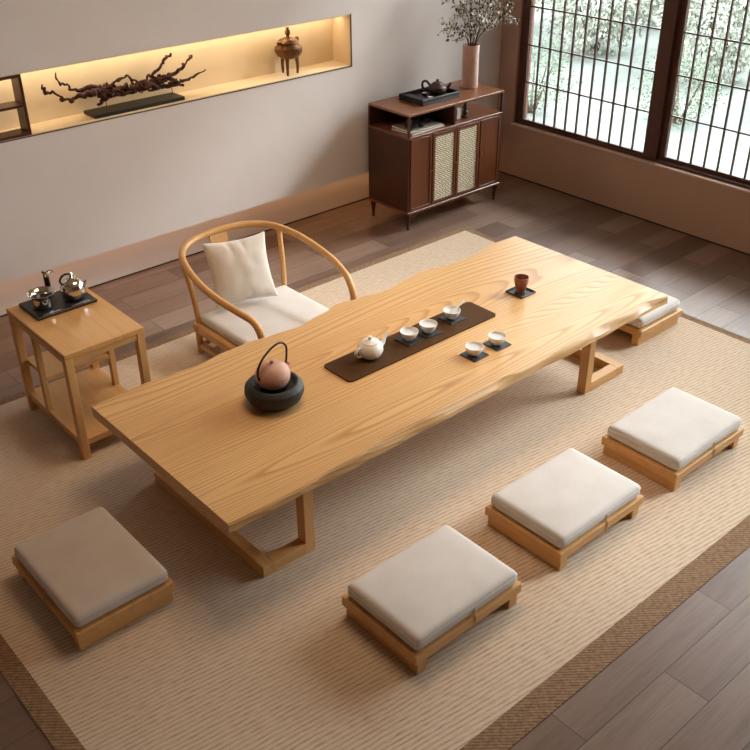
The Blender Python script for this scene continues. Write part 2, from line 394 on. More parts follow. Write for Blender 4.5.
# ------------------------------------------------------------------ floor seats
def cushion_mb(a,b,h,r,bulge,z0,n=18,wr=0.0):
    mb=MB(); bm=mb.bm
    bmesh.ops.create_cube(bm,size=2.0); bmesh.ops.subdivide_edges(bm,edges=bm.edges,cuts=n,use_grid_fill=True)
    for v in bm.verts:
        u=v.co.copy()
        # concentrate loops toward the edges
        s=lambda q: math.sin(q*PI/2)
        p=Vector((s(u.x)*a,s(u.y)*b,s(u.z)*h/2)); inn=Vector((max(-a+r,min(a-r,p.x)),max(-b+r,min(b-r,p.y)),max(-h/2+r,min(h/2-r,p.z))))
        d=p-inn
        if d.length>1e-6: p=inn+d.normalized()*min(r,d.length*1.0 if d.length<r else r)
        fx=1-abs(p.x/a)**3; fy=1-abs(p.y/b)**3
        if p.z>0: p.z+=bulge*max(0,fx)*max(0,fy)
        p+=Vector((1,1,0))*0
        if wr: p.z+=wr*noise.noise(Vector((p.x*9,p.y*9,1)))*max(0,fx)*max(0,fy)
        v.co=p+Vector((0,0,z0+h/2))
    return mb
def loop_rect(a,b,r,z,n=5):
    pts=[]
    for cx,cy,s in ((a-r,b-r,0),(-a+r,b-r,1),(-a+r,-b+r,2),(a-r,-b+r,3)):
        for k in range(n+1):
            t=PI/2*(s+k/n); pts.append((cx+r*math.cos(t),cy+r*math.sin(t),z))
    pts.append(pts[0]); return pts
def make_seat():
    o=empty('floor_seat',(0,0,0))
    for s in (-1,1): MB().box(min(s*.256,s*.212),max(s*.256,s*.212),-.190,.190,0,.054,.002).build('leg',M['oak_y'],o)
    b=MB(); b.box(-.272,.270,-.197,.197,.054,.097,.004)
    b.build('platform',M['oak_x'],o)
    c=cushion_mb(.258,.188,.060,.021,.007,.097,wr=.003).build('cushion',M['cushion'],o,ang=80)
    MB().tube(loop_rect(.2575,.1875,.020,.139),.0022,6,cap=False).build('piping',M['cushion'],c)
    MB().tube([(0.02,-.150,.0515),(0.02,-.199,.0515),(0.02,-.199,.097),(0.02,-.196,.0995),(0.02,-.190,.103),(0.02,-.190,.130)],.0026,6,flat=1.0).build('strap',M['cord'],o)
    return o
seat=make_seat()
seats=[(1.868,1.822,0,'oak floor seat with cream cushion, leftmost of three along the near side of the table'),
 (2.634,1.826,0,'oak floor seat with cream cushion, middle of three along the near side of the table'),
 (3.391,1.814,0,'oak floor seat with cream cushion, rightmost of three along the near side of the table'),
 (.985,2.758,-PI/2,'oak floor seat with beige cushion beyond the left end of the low table'),
 (4.275,2.745,PI/2,'floor seat with white cushion half hidden behind the right table end')]
for i,(x,y,a,lb) in enumerate(seats):
    o=seat if i==0 else copy_tree(seat)
    o.location=(x,y,RZ); o.rotation_euler.z=a; tag(o,lb,'floor seat','cushioned floor seats around the low table')

# ------------------------------------------------------------------ horseshoe armchair
ch=empty('low_armchair',(2.576,3.795,RZ),label='low oak armchair with horseshoe rail and cream seat cushion, behind the table',cat='chair')
half=[(0,4.25,.560),(.13,4.237,.558),(.235,4.19,.552),(.305,4.11,.540),(.348,3.98,.518),(.366,3.83,.488),(.360,3.69,.463),(.334,3.56,.436),(.309,3.49,.410),(.298,3.455,.365),(.292,3.445,.30),(.288,3.44,.175)]
pts=[(-a,b-3.80,c-RZ) for a,b,c in half[::-1]]+[(a,b-3.80,c-RZ) for a,b,c in half[1:]]
MB().tube(pts,.0185,14,smooth=6).build('armrest_rail',M['oak_x'],ch)
dz=-RZ
f=MB(); fy0,fy1=3.42-3.80,4.07-3.80; fw=.315
f.box(-fw,fw,fy1-.045,fy1,.125+dz,.175+dz,.006); f.box(-fw,fw,fy0,fy0+.045,.125+dz,.175+dz,.006)
f.box(-fw,-fw+.045,fy0+.045,fy1-.045,.125+dz,.175+dz,.006); f.box(fw-.045,fw,fy0+.045,fy1-.045,.125+dz,.175+dz,.006)
f.box(-fw+.045,fw-.045,fy0+.045,fy1-.045,.15+dz,.168+dz)
f.build('seat_frame',M['oak_y'],ch)
for s in (-1,1):
    for y in (fy0+.022,fy1-.022): MB().tube([(s*(fw-.022),y,0.0),(s*(fw-.022),y,.126+dz)],.019,12).build('leg',M['oak_z'],ch)
    MB().box(s*(fw-.022)-.02,s*(fw-.022)+.02,fy0+.05,fy1-.05,.035,.06,.006).build('side_stretcher',M['oak_y'],ch)
    top=(s*.312,4.105-3.80,.535+dz)
    MB().tube([(s*(fw-.03),fy1-.022,.17+dz),(s*.296,fy1-.005,.35+dz),top],.0145,12,smooth=4).build('rear_post',M['oak_z'],ch)
MB().box(-fw+.01,fw-.01,fy1-.035,fy1-.01,.03,.055,.004).build('rear_stretcher',M['oak_x'],ch)
sp=MB(); sn=14
prof=[(fy1-.012,.17),(fy1+.05,.26),(fy1+.10,.36),(fy1+.145,.46),(4.247-3.80,.552)]
pp=[]
for i in range(sn+1):
    t=i/sn*(len(prof)-1); k=min(int(t),len(prof)-2); u=t-k
    pp.append((prof[k][0]*(1-u)+prof[k+1][0]*u,prof[k][1]*(1-u)+prof[k+1][1]*u+dz))
ra=[]
for (y,z) in pp: ra.append([sp.bm.verts.new((x,y+d,z)) for x,d in ((-.055,-.006),(.055,-.006),(.055,.006),(-.055,.006))])
for a,b in zip(ra,ra[1:]):
    for k in range(4): sp.bm.faces.new((a[k],a[(k+1)%4],b[(k+1)%4],b[k]))
sp.bm.faces.new(ra[0]); sp.bm.faces.new(ra[-1][::-1]); sp.build('back_splat',M['oak_z'],ch)
cs=cushion_mb(.285,.30,.05,.02,.012,.172+dz,wr=.002); cs.xf(Matrix.Translation((0,-.055,0))); cs.build('seat_cushion',M['cushion'],ch,ang=80)

# throw pillow
def pillow_mb(s,t,n=34):
    mb=MB(); bm=mb.bm; G={}
    for side in (1,-1):
        for i in range(n+1):
            for j in range(n+1):
                u=-1+2*i/n; v=-1+2*j/n; edge=i in(0,n) or j in(0,n)
                if edge and side==-1: G[(side,i,j)]=G[(1,i,j)]; continue
                pin=.10
                x=s*u*(1-pin*(1-v*v)); y=s*v*(1-pin*(1-u*u))
                h=t*((1-u**2)*(1-v**2))**.42
                if not edge:
                    h+=.007*noise.noise(Vector((u*2.2,v*2.2,side*3)))*(1-u*u)*(1-v*v)
                    for k in (0,1):   # creases running in from the seams
                        h-=.018*math.exp(-((u-(.12 if k else -.3)-.25*(1-v))**2)/.006)*max(0,abs(v)-.45)*(1 if v>0 else .5)*(1-u*u)
                G[(side,i,j)]=bm.verts.new((x,y,side*h if not edge else 0))
    for side in (1,-1):
        for i in range(n):
            for j in range(n):
                q=[G[(side,i,j)],G[(side,i+1,j)],G[(side,i+1,j+1)],G[(side,i,j+1)]]
                bm.faces.new(q if side==1 else q[::-1])
    return mb
pl=pillow_mb(.178,.058)
po=pl.build('throw_pillow',M['pillow'],ang=80)
po.location=(2.545,3.99,.42); po.rotation_euler=(R(66),R(0),R(-14)); tag(po,'square cream linen throw pillow leaning on the back of the low armchair','pillow')

# ------------------------------------------------------------------ side table
SX0,SX1,SY0,SY1=1.337,1.724,3.538,4.132
st=empty('side_table',(SX0,SY0,RZ),label='tall oak side table with open shelves beside the left end of the low table',cat='table')
W=SX1-SX0; D=SY1-SY0; H=.556-RZ
MB().box(0,W,0,D,H-.026,H,.003).build('table_top',M['sidetop'],st)
L=.036
for x in (0.002,W-L-.002):
    for y in (0.002,D-L-.002): MB().box(x,x+L,y,y+L,0,H-.026,.002).build('leg',M['oak_z'],st)
ap=MB(); az=H-.026-.03
ap.box(L,W-L,.006,.026,az,H-.026); ap.box(L,W-L,D-.026,D-.006,az,H-.026); ap.box(.006,.026,L,D-L,az,H-.026); ap.box(W-.026,W-.006,L,D-L,az,H-.026)
ap.build('apron',M['oak_x'],st)
ym=3.88-SY0
for x in (.006,W-.006-.028): MB().box(x,x+.028,ym,ym+.028,.102-RZ,az,.002).build('middle_post',M['oak_z'],st)
MB().box(.008,W-.008,.01,D-.01,.070-RZ,.102-RZ,.002).build('bottom_shelf',M['oak_y'],st)
MB().box(.034,W-.034,ym+.002,D-.012,.258-RZ,.280-RZ,.002).build('middle_shelf',M['oak_y'],st)

# ------------------------------------------------------------------ tea appliance tray, pot, kettle
AX0,AX1,AY0,AY1=1.394,1.690,3.905,4.112
tr=empty('tea_hob_tray',((AX0+AX1)/2,(AY0+AY1)/2,.556),label='black rectangular electric tea hob with chrome tap on the side table',cat='tea hob')
hw,hd=(AX1-AX0)/2,(AY1-AY0)/2
MB().box(-hw,hw,-hd,hd,.0005,.014,.003).build('hob_plate',M['black'],tr)
for x in (-.075,.072):
    MB().lathe([(0,.014),(.052,.014),(.052,.0155),(0,.0155)],(x,.002,0),28).build('heating_ring',M['slate'],tr)
random.seed(3)
for x0 in (-.115,.03):
    x=x0; mk=MB()
    while x<x0+.085:
        wd=random.choice((.003,.005,.007)); mk.box(x,x+wd,-hd+.013,-hd+.0175,.0138,.0143); x+=wd+.0035
    mk.build('markings',M['white'],tr)['label']='small white printed markings'
fz=MB(); fx,fyy=-.005,.075
fz.tube([(fx,fyy,.014),(fx,fyy,.118)],.013,14).build('tap_column',M['black'],tr)
tp=MB(); tp.tube([(fx,fyy,.118),(fx,fyy,.134)],.015,14); tp.tube([(fx,fyy,.128),(fx+.008,fyy-.006,.140),(fx+.018,fyy-.014,.143),(fx+.028,fyy-.024,.136)],.007,10,smooth=4)
tp.tube([(fx-.002,fyy,.134),(fx-.014,fyy+.004,.146)],[.007,.008],10)
tp.build('tap_spout',M['chrome'],tr)
tz=.5720
pot=empty('open_pot',(1.468,4.003,tz),label='open chrome pot with flared rim standing on the left side of the black hob',cat='pot'); pot.scale=(1.07,1.07,1.05)
MB().lathe([(0,0),(.036,0),(.041,.006),(.042,.042),(.045,.052),(.060,.064),(.0615,.067),(.0585,.068),(.046,.058),(.040,.050),(.038,.010),(0,.008)],(0,0,0),36).build('pot_body',M['chrome'],pot)
MB().lathe([(0,.040),(.0385,.040),(.0385,.0405),(0,.0405)],(0,0,0),28).build('water',M['black'],pot)
kt=empty('round_kettle',(1.618,3.995,tz),label='round polished chrome kettle standing on the right side of the black hob',cat='kettle'); kt.scale=(1.06,1.06,1.12)
MB().lathe([(0,0),(.040,0),(.050,.010),(.0545,.032),(.052,.056),(.042,.075),(.025,.085),(.020,.087)],(0,0,0),36).build('kettle_body',M['chrome'],kt)
lid=MB().lathe([(.021,.086),(.020,.090),(.008,.094),(.006,.100),(.010,.106),(.006,.112),(0,.113)],(0,0,0),24).build('lid',M['chrome'],kt)
MB().tube([(-.040,0,.066),(-.052,0,.084),(-.044,0,.102),(-.026,0,.110),(-.008,0,.108)],.0045,10,smooth=5).build('handle',M['black'],kt)
MB().tube([(.044,-.004,.040),(.056,-.006,.052),(.062,-.007,.062)],[.013,.009,.006],12,smooth=4).build('spout',M['chrome'],kt)

# ------------------------------------------------------------------ things on the low table
rn=MB()
rr=.022; rx0,rx1,ry0,ry1=2.243,3.180,2.725,2.918
rn.prism([(x+(rx0+rx1)/2,y+(ry0+ry1)/2) for x,y,_ in loop_rect((rx1-rx0)/2,(ry1-ry0)/2,rr,0)[:-1]],TZ+.0004,TZ+.0075)
tag(rn.build('table_runner',M['runner']),'long dark brown rounded tea mat lying along the middle of the low table','table mat')
RT=TZ+.0077
def coaster(x,y,z,lb,s=.0475,rim=False,a=0):
    m=MB()
    if rim:
        m.box(-s,s,-s,s,0,.003,.001)
        for q in ((-s,s,-s,-s+.005),(-s,s,s-.005,s),(-s,-s+.005,-s,s),(s-.005,s,-s,s)): m.box(q[0],q[1],q[2],q[3],.0028,.009,.001)
    else: m.box(-s,s,-s,s,0,.006,.0012)
    o=m.build('coaster',M['slate']); o.location=(x,y,z); o.rotation_euler.z=a
    tag(o,lb,'coaster','square black coasters on the low table'); return o
cups=[(2.686,2.826,RT,'white teacup nearest the white teapot on the brown tea mat','square black coaster on the brown mat under the teacup next to the white teapot',.05),
 (2.803,2.820,RT,'white teacup in the middle of the brown tea mat, between two others','square black coaster on the brown mat under the middle teacup',-.05),
 (2.982,2.842,RT,'white teacup holding a small spoon near the right end of the brown mat','square black coaster on the brown mat under the teacup with the spoon',.0),
 (2.817,2.535,TZ+.0004,'left of the two white teacups on bare wood in front of the brown mat','left of the two black coasters lying on bare wood in front of the mat',.03),
 (2.966,2.533,TZ+.0004,'right of the two white teacups on bare wood in front of the brown mat','right of the two black coasters lying on bare wood in front of the mat',-.02)]
cup0=None
for x,y,z,l1,l2,a in cups:
    coaster(x,y,z,l2,a=a)
    if cup0 is None:
        cup0=empty('teacup',(0,0,0))
        MB().lathe([(0,.001),(.017,.001),(.0175,0),(.020,0),(.0205,.004),(.030,.011),(.038,.024),(.0425,.041),(.0425,.0425),(.041,.0425),(.036,.025),(.028,.013),(0,.007)],(0,0,0),36).build('cup_body',M['porc'],cup0)
        MB().lathe([(0,.032),(.0385,.032),(.0385,.0323),(0,.0323)],(0,0,0),30).build('tea',M['tea'],cup0); o=cup0
    else: o=copy_tree(cup0)
    o.location=(x,y,z+.0062); tag(o,l1,'teacup','white teacups on the low table')
sp=MB().tube([(2.969,2.844,RT+.040),(2.997,2.834,RT+.053),(3.056,2.834,RT+.074)],[.0045,.0045,.0055],8).build('spoon',M['porc'])
tag(sp,'small white stick spoon leaning out of the teacup near the end of the mat','spoon')
coaster(3.455,2.818,TZ+.0004,'larger rimmed black coaster under the tall brown cup near the far right of the table',.055,True)
bc=MB().lathe([(0,0),(.018,0),(.021,.003),(.019,.010),(.024,.030),(.029,.058),(.030,.080),(.0285,.080),(.026,.055),(.020,.020),(0,.014)],(0,0,0),30)
bco=bc.build('tall_cup',M['cupclay']); bco.scale=(1.25,1.25,1.05); bco.location=(3.455,2.818,TZ+.0036); tag(bco,'tall reddish brown clay cup on a rimmed black coaster','cup')
# white teapot
wt=empty('white_teapot',(2.452,2.832,RT),R(0),label='small white porcelain teapot on the left end of the brown mat',cat='teapot'); wt.scale=(1.14,1.14,1.06)
MB().lathe([(0,.001),(.026,.001),(.028,0),(.030,.002),(.044,.014),(.0525,.034),(.051,.052),(.042,.066),(.033,.072),(.031,.071)],(0,0,0),36).build('pot_body',M['porc'],wt)
MB().lathe([(.036,.0700),(.034,.075),(.020,.082),(.008,.085),(.006,.089),(.010,.094),(.009,.098),(0,.100)],(0,0,0),30).build('lid',M['porc'],wt)
MB().tube([(.042,0,.030),(.064,0,.042),(.076,0,.064),(.088,0,.084)],[.015,.011,.0075,.0055],12,smooth=5).build('spout',M['porc'],wt)
MB().tube([(-.040,0,.058),(-.062,0,.060),(-.075,0,.044),(-.066,0,.024),(-.046,0,.018)],.0055,10,smooth=5).build('handle',M['porc'],wt)
# stove and pink teapot
sv=empty('tea_stove',(1.918,2.828,TZ+.0003),label='round black stone tea stove on the left part of the low table',cat='tea stove'); sv.scale=(1.04,1.04,1.08)
MB().lathe([(0,.0),(.070,.0),(.082,.003),(.108,.024),(.120,.052),(.117,.074),(.104,.088),(.097,.091),(.090,.089),(.086,.080),(.080,.072),(.06,.068),(0,.066)],(0,0,0),44).build('stove_body',M['iron'],sv)
MB().lathe([(0,.067),(.055,.067),(.055,.0725),(0,.0725)],(0,0,0),28).build('burner_plate',M['black'],sv)
pt=empty('pink_teapot',(1.920,2.834,TZ+.0795),R(8),label='dusty pink clay teapot with black arched handle sitting in the black stove',cat='teapot'); pt.scale=(.97,.97,1.04)
MB().lathe([(0,0),(.045,0),(.060,.008),(.073,.030),(.076,.050),(.0755,.0535)],(0,0,0),40).build('pot_body',M['pink'],pt)
ld=MB().lathe([(.0765,.0545),(.0755,.058),(.066,.078),(.046,.092),(.022,.0985),(0,.0995)],(0,0,0),40).build('lid',M['pink'],pt)
MB().lathe([(0,.098),(.006,.099),(.010,.106),(.009,.112),(0,.114)],(0,0,0),20).build('knob',M['pink'],ld)
MB().tube([(.070,0,.040),(.088,0,.052),(.098,0,.062)],[.012,.009,.0075],12,smooth=4).build('spout',M['pink'],pt)
MB().tube([(-.074,0,.050),(-.084,0,.075),(-.076,0,.110),(-.045,0,.142),(.005,0,.166),(.055,0,.170),(.086,0,.142),(.086,0,.095),(.075,0,.052)],.0046,10,smooth=6).build('handle',M['black'],pt)

# ------------------------------------------------------------------ sideboard
CX0,CX1,CY0,CY1=4.250,5.165,4.50,4.905; CT=.806
sb=empty('sideboard',(CX0,CY0,0),label='dark walnut sideboard with open shelf and two woven rattan doors in the corner',cat='sideboard')
W=CX1-CX0; D=CY1-CY0
MB().box(0,W,0,D,CT-.016,CT,.002).build('cabinet_top',M['walnut_x'],sb)
for x in (0,W-.016):
    for y in (0,D-.016): MB().box(x,x+.016,y,y+.016,.655,CT-.016).build('corner_post',M['walnut_z'],sb)
MB().box(0,W,0,D,.641,.655,.002).build('shelf_board',M['walnut_trim'],sb)
c=MB(); c.box(0,.018,.003,D,.135,.641); c.box(W-.018,W,.003,D,.135,.641); c.box(.018,W-.018,D-.012,D,.135,.641); c.box(.018,W-.018,.02,D-.012,.135,.15)
c.box(.018,W-.018,.012,.03,.135,.641)
c.build('carcass',M['walnut_z'],sb)
MB().box(-.004,W+.004,-.006,D,.118,.135,.003).build('base_moulding',M['walnut_trim'],sb)
MB().box(.430,.442,.012,D-.004,.655,CT-.016).build('divider',M['walnut_z'],sb)
MB().box(.016,.430,D-.010,D-.002,.655,CT-.016).build('back_panel',M['walnut_z'],sb)
dr=[(.020,.214,0),(.224,.450,1),(.456,.680,1),(.690,.893,0)]
for k,(a,b_,rt) in enumerate(dr):
    d=MB(); z0,z1=.140,.637
    if rt:
        s_=.022
        d.box(a,a+s_,-.004,.012,z0,z1,.001); d.box(b_-s_,b_,-.004,.012,z0,z1,.001); d.box(a+s_,b_-s_,-.004,.012,z0,z0+s_,.001); d.box(a+s_,b_-s_,-.004,.012,z1-s_,z1,.001)
        do=d.build('door',M['door'],sb); do['label']='door with woven rattan panel'
        MB().box(a+s_,b_-s_,.002,.009,z0+s_,z1-s_).build('rattan_panel',M['rattan'],do)
    else:
        s_=.016
        d.box(a,a+s_,-.004,.012,z0,z1,.001); d.box(b_-s_,b_,-.004,.012,z0,z1,.001); d.box(a+s_,b_-s_,-.004,.012,z0,z0+s_,.001); d.box(a+s_,b_-s_,-.004,.012,z1-s_,z1,.001)
        d.box(a+s_,b_-s_,.001,.010,z0+s_,z1-s_); do=d.build('door',M['door'],sb)
    kx=(b_-.008) if k in (0,1) else (a+.008)
    MB().tube([(kx,-.004,.395),(kx,-.016,.395)],.0055,10).build('knob',M['gold'],do)
for x in (.022,W-.022):
    for y in (.022,D-.022):
        MB().lathe([(0,0),(.009,0),(.011,.012),(.008,.02),(.013,.06),(.019,.095),(.021,.118),(0,.118)],(x,y,0),14).build('leg',M['walnut_z'],sb)
for s in (0,1):
    b=MB(); q=lambda x: x if s==0 else W-x
    b.tube([(q(.030),.006,.060),(q(.05),.006,.085),(q(.075),.006,.10),(q(.10),.006,.112)],.0035,8,smooth=4)
    b.build('corner_bracket',M['walnut_trim'],sb)
MB().box(.09,W-.09,.004,.010,.108,.118).build('lower_rail',M['walnut_trim'],sb)
# shallow black tea tray on top
t3=empty('tea_tray',(4.640,4.712,CT+.0003),label='deep black rectangular tea tray on top of the sideboard',cat='tray')
tm=MB(); a,b_=.178,.118
tm.box(-a,a,-b_,b_,0,.012,.002)
for q in ((-a,a,-b_,-b_+.012),(-a,a,b_-.012,b_),(-a,-a+.012,-b_+.012,b_-.012),(a-.012,a,-b_+.012,b_-.012)): tm.box(*q,.012,.038,.002)
tm.build('tray_body',M['black'],t3)
MB().box(-a+.02,-a+.085,-b_+.02,b_-.02,.0122,.030,.002).build('drain_slab',M['slate'],t3)
tz=CT+.0127
dt=empty('clay_teapot',(4.725,4.725,tz),R(-32),label='dark brown clay teapot on the right of the black tray on the sideboard',cat='teapot'); dt.scale=(1.15,1.15,1.15)
MB().lathe([(0,0),(.034,0),(.040,.004),(.056,.024),(.055,.040),(.042,.054),(.028,.060)],(0,0,0),30).build('pot_body',M['clay'],dt)
MB().lathe([(.030,.059),(.026,.066),(.010,.070),(.007,.075),(.010,.082),(0,.086)],(0,0,0),24).build('lid',M['clay'],dt)
MB().tube([(.048,0,.026),(.070,0,.040),(.082,0,.060)],[.013,.009,.006],10,smooth=4).build('spout',M['clay'],dt)
MB().tube([(-.044,0,.050),(-.066,0,.075),(-.088,0,.072),(-.090,0,.044),(-.070,0,.024),(-.050,0,.022)],.0075,10,smooth=5).build('handle',M['clay'],dt)
tc=None
for x,y,lb in ((4.575,4.635,'small cup with painted-in highlight nearest the left end of the black tray on the sideboard'),(4.615,4.735,'small cup with painted-in highlight behind the first cup on the black sideboard tray')):
    if tc is None:
        tc=empty('tasting_cup',(0,0,0)); MB().lathe([(0,0),(.012,0),(.018,.008),(.023,.024),(.0215,.024),(.0165,.010),(0,.005)],(0,0,0),22).build('cup_body',M['slate'],tc)
        MB().lathe([(.0214,.0236),(.0164,.0101),(0,.0056)],(0,0,0),22).build('highlight_inside',M['porc'],tc); o=tc  # whitish highlights of the cups, put in as a white inner surface
    else: o=copy_tree(tc)
    o.location=(x,y,tz); tag(o,lb,'cup','small cups on the black sideboard tray')
# pink cylinder vase with blossom branches
VX,VY=5.047,4.725
v=MB().lathe([(0,0),(.054,0),(.057,.003),(.0575,.286),(.056,.290),(.051,.290),(.050,.28),(.050,.02),(0,.015)],(0,0,0),40).build('cylinder_vase',M['pinkvase'])
v.location=(VX,VY,CT+.0003); tag(v,'tall dusty pink cylinder vase on the right end of the sideboard top','vase')
# branches
random.seed(21)
br=empty('blossom_branches',(VX,VY,CT+.02),label='tall branches with dark leaves and white blossoms standing in the pink vase',cat='branches')
stems=MB(); lv=MB(); bl=MB()
def rv(s): return Vector((random.gauss(0,s),random.gauss(0,s),random.gauss(0,s)))
def leafquad(m,p,s,d):
    a=d.normalized() if d.length>1e-4 else Vector((0,0,1)); b=a.cross(Vector((random.random()-.5,random.random()-.5,random.random()-.5))).normalized()
    c=a.cross(b)
    m.quad(p,p+a*s*.5+b*s*.28+c*s*.06,p+a*s,p+a*s*.5-b*s*.28+c*s*.06)
def blossom(m,p,s):
    n=rv(1).normalized(); u=n.orthogonal().normalized(); w=n.cross(u)
    for k in range(5):
        t=2*PI*k/5; t2=t+.5; t1=t-.5
        m.quad(p,p+(u*math.cos(t1)+w*math.sin(t1))*s*.7+n*s*.2,p+(u*math.cos(t)+w*math.sin(t))*s+n*s*.3,p+(u*math.cos(t2)+w*math.sin(t2))*s*.7+n*s*.2)
heads=[(-.25,.00,.62),(-.22,.04,.40),(-.10,-.02,.80),(.02,.05,.85),(.12,-.06,.80),(.30,-.05,.70),(.37,.0,.52),(.32,-.08,.42),(-.03,-.10,.62),(.20,.02,.60),(-.17,-.06,.56)]
for hx,hy,hz in heads:
    p0=Vector((random.uniform(-.02,.02),random.uniform(-.02,.02),0)); p1=Vector((hx*.10,hy*.1,.27)); p3=Vector((hx,min(hy,.17),hz)); p2=p1.lerp(p3,.5)+Vector((hx*-.08,0,.05))
    pts=[p0,p1,p2,p3]; stems.tube(pts,[.0035,.003,.0022,.0012],6,smooth=6)
    for k in range(15):
        t=random.uniform(.12,1); q=(p1.lerp(p2,t*2) if t<.5 else p2.lerp(p3,t*2-1))
        d=(p3-p1).normalized()*.5+rv(.55); L_=random.uniform(.04,.12)*(1.2-.4*t)
        e_=q+d.normalized()*L_+Vector((0,0,.01)); 
        if e_.y>.2: e_.y=.2
        stems.tube([q,q.lerp(e_,.5)+rv(.004),e_],[.0014,.0011,.0008],5,smooth=2)
        for j in range(9):
            pp_=q.lerp(e_,random.uniform(.2,1.05))+rv(.006)
            if random.random()<.85: leafquad(lv,pp_,random.uniform(.012,.026),d+rv(.6))
            if random.random()<.38: blossom(bl,pp_+rv(.004),random.uniform(.009,.015))
stems.build('stems',M['stem'],br); lv.build('leaves',M['leaf'],br,flat=True); 
bo=bl.build('blossoms',M['blossom'],br,flat=True); bo['kind']='stuff'
# things on the open shelf
SZ=.6553
def flatbook(x,y,z,w,d,h,a,mat,lb):
    o=MB().box(-w/2,w/2,-d/2,d/2,0,h,.001)
    e=empty('magazine',(x,y,z),a,label=lb,cat='magazine',group='magazines on the open shelf of the sideboard')
    MB().box(-w/2,w/2,-d/2,d/2,0,.0015).build('cover',mat,e); MB().box(-w/2,w/2,-d/2,d/2,h-.0015,h).build('cover',mat,e)
    MB().box(-w/2+.002,w/2-.002,-d/2+.002,d/2-.002,.0015,h-.0015).build('pages',M['white'],e)
flatbook(4.455,4.63,SZ,.31,.20,.012,R(3),M['paper'],'bottom grey magazine of the pile on the open shelf of the sideboard')
flatbook(4.450,4.632,SZ+.0123,.29,.19,.012,R(-2),M['paper'],'top grey magazine of the pile on the open shelf of the sideboard')
bz=SZ+.0246
bp=empty('black_teapot',(4.520,4.64,bz),label='small glossy black teapot on the magazines in the open shelf of the sideboard',cat='teapot')
MB().lathe([(0,0),(.024,0),(.036,.014),(.038,.028),(.028,.042),(.016,.047),(.006,.050),(.008,.056),(0,.060)],(0,0,0),24).build('pot_body',M['black'],bp)
MB().tube([(.030,0,.020),(.046,0,.030),(.054,0,.044)],[.008,.006,.004],8,smooth=3).build('spout',M['black'],bp)
MB().tube([(-.028,0,.036),(-.046,0,.040),(-.048,0,.020),(-.034,0,.014)],.004,8,smooth=4).build('handle',M['black'],bp)
k0=None
for x,y,lb in ((4.345,4.60,'leftmost small black cup on the magazines in the sideboard shelf'),(4.405,4.66,'black cup between the leftmost cup and the teapot on the shelf magazines'),(4.430,4.575,'front black cup on the magazines in the sideboard shelf')):
    if k0 is None:
        k0=MB().lathe([(0,0),(.014,0),(.022,.012),(.026,.036),(.0245,.036),(.020,.014),(0,.006)],(0,0,0),22).build('small_cup',M['black']); o=k0
    else: o=k0.copy(); col.objects.link(o)
    o.location=(x,y,bz); tag(o,lb,'cup','small black cups on the shelf magazines')
wb=empty('white_mug',(4.795,4.60,SZ),label='white squarish mug with a handle in the middle of the open shelf of the sideboard',cat='mug')
m=MB(); m.box(-.026,.026,-.026,.026,0,.082,.004); m.build('mug_body',M['white'],wb)
MB().tube([(.026,0,.066),(.052,0,.066),(.054,0,.016),(.026,0,.016)],.005,8,smooth=3).build('handle',M['white'],wb); wb.scale=(.8,.8,1)
fg=MB().lathe([(0,0),(.022,0),(.024,.008),(.012,.018),(.022,.036),(.012,.052),(.020,.070),(.014,.086),(.008,.092),(.014,.104),(0,.118)],(0,0,0),20).build('turned_figurine',M['clay'])
fg.location=(4.865,4.585,SZ); tag(fg,'dark brown turned ornament beside the white mug on the sideboard shelf','ornament')

# ------------------------------------------------------------------ niche contents
NF=NZ0+.006+.0003
dw=empty('driftwood_sculpture',(2.62,5.062,NF),label='gnarled dark driftwood sculpture on a black plinth in the lit wall niche',cat='sculpture')
MB().box(-.292,.285,-.070,.066,0,.020,.002).build('plinth',M['black'],dw)
for x,z in ((-.18,.085),(.245,.090)): MB().tube([(x,0,.02),(x,0,z)],.0022,8).build('pin',M['bronze'],dw)
random.seed(5)
d=MB()
def gn(pts,r0,r1,amp=.006,n=9):
    P=[]; Rr=[]
    for i in range(len(pts)-1):
        a=Vector(pts[i]); b=Vector(pts[i+1])
        for k in range(4):
            t=k/4; P.append(a.lerp(b,t)+rv(amp*.75)); 
    P.append(Vector(pts[-1])); m=len(P)
    for i in range(m):
        t=i/(m-1); Rr.append((r0*(1-t)+r1*t)*.72*(1+random.uniform(-.35,.6)))
    d.tube(P,Rr,n,smooth=3)
o_=lambda L_,y=0:[(x-2.62,y+dy,z-NF) for (x,z,dy) in L_]
gn(o_([(2.086,1.280,0),(2.092,1.235,0),(2.134,1.229,0),(2.179,1.19,.0),(2.222,1.170,0),(2.272,1.183,0),(2.34,1.186,0),(2.42,1.185,0)],-.02),.007,.018)
gn(o_([(2.183,1.312,0),(2.189,1.262,0),(2.229,1.249,0),(2.262,1.217,0),(2.30,1.205,0),(2.351,1.215,0),(2.40,1.20,0),(2.47,1.19,0)],.02),.006,.018)
gn(o_([(2.33,1.20,0),(2.40,1.175,0),(2.47,1.165,0),(2.56,1.155,0),(2.70,1.150,0),(2.80,1.150,0),(2.877,1.140,0),(2.943,1.125,0)],-.01),.022,.014,.010)
gn(o_([(2.30,1.19,0),(2.39,1.20,0),(2.46,1.185,0),(2.55,1.175,0),(2.68,1.165,0),(2.78,1.165,0)],.01),.016,.014,.012)
gn(o_([(2.43,1.17,0),(2.50,1.20,0),(2.556,1.223,0),(2.598,1.232,0),(2.63,1.200,0),(2.687,1.172,0),(2.727,1.206,0),(2.781,1.222,0),(2.83,1.250,0),(2.862,1.293,0),(2.895,1.313,0)],.02),.012,.008,.006)
gn(o_([(2.60,1.16,0),(2.70,1.165,0),(2.792,1.175,0),(2.866,1.192,0),(2.922,1.208,0),(2.965,1.234,0),(2.992,1.262,0),(3.026,1.282,0)],0),.015,.009,.007)
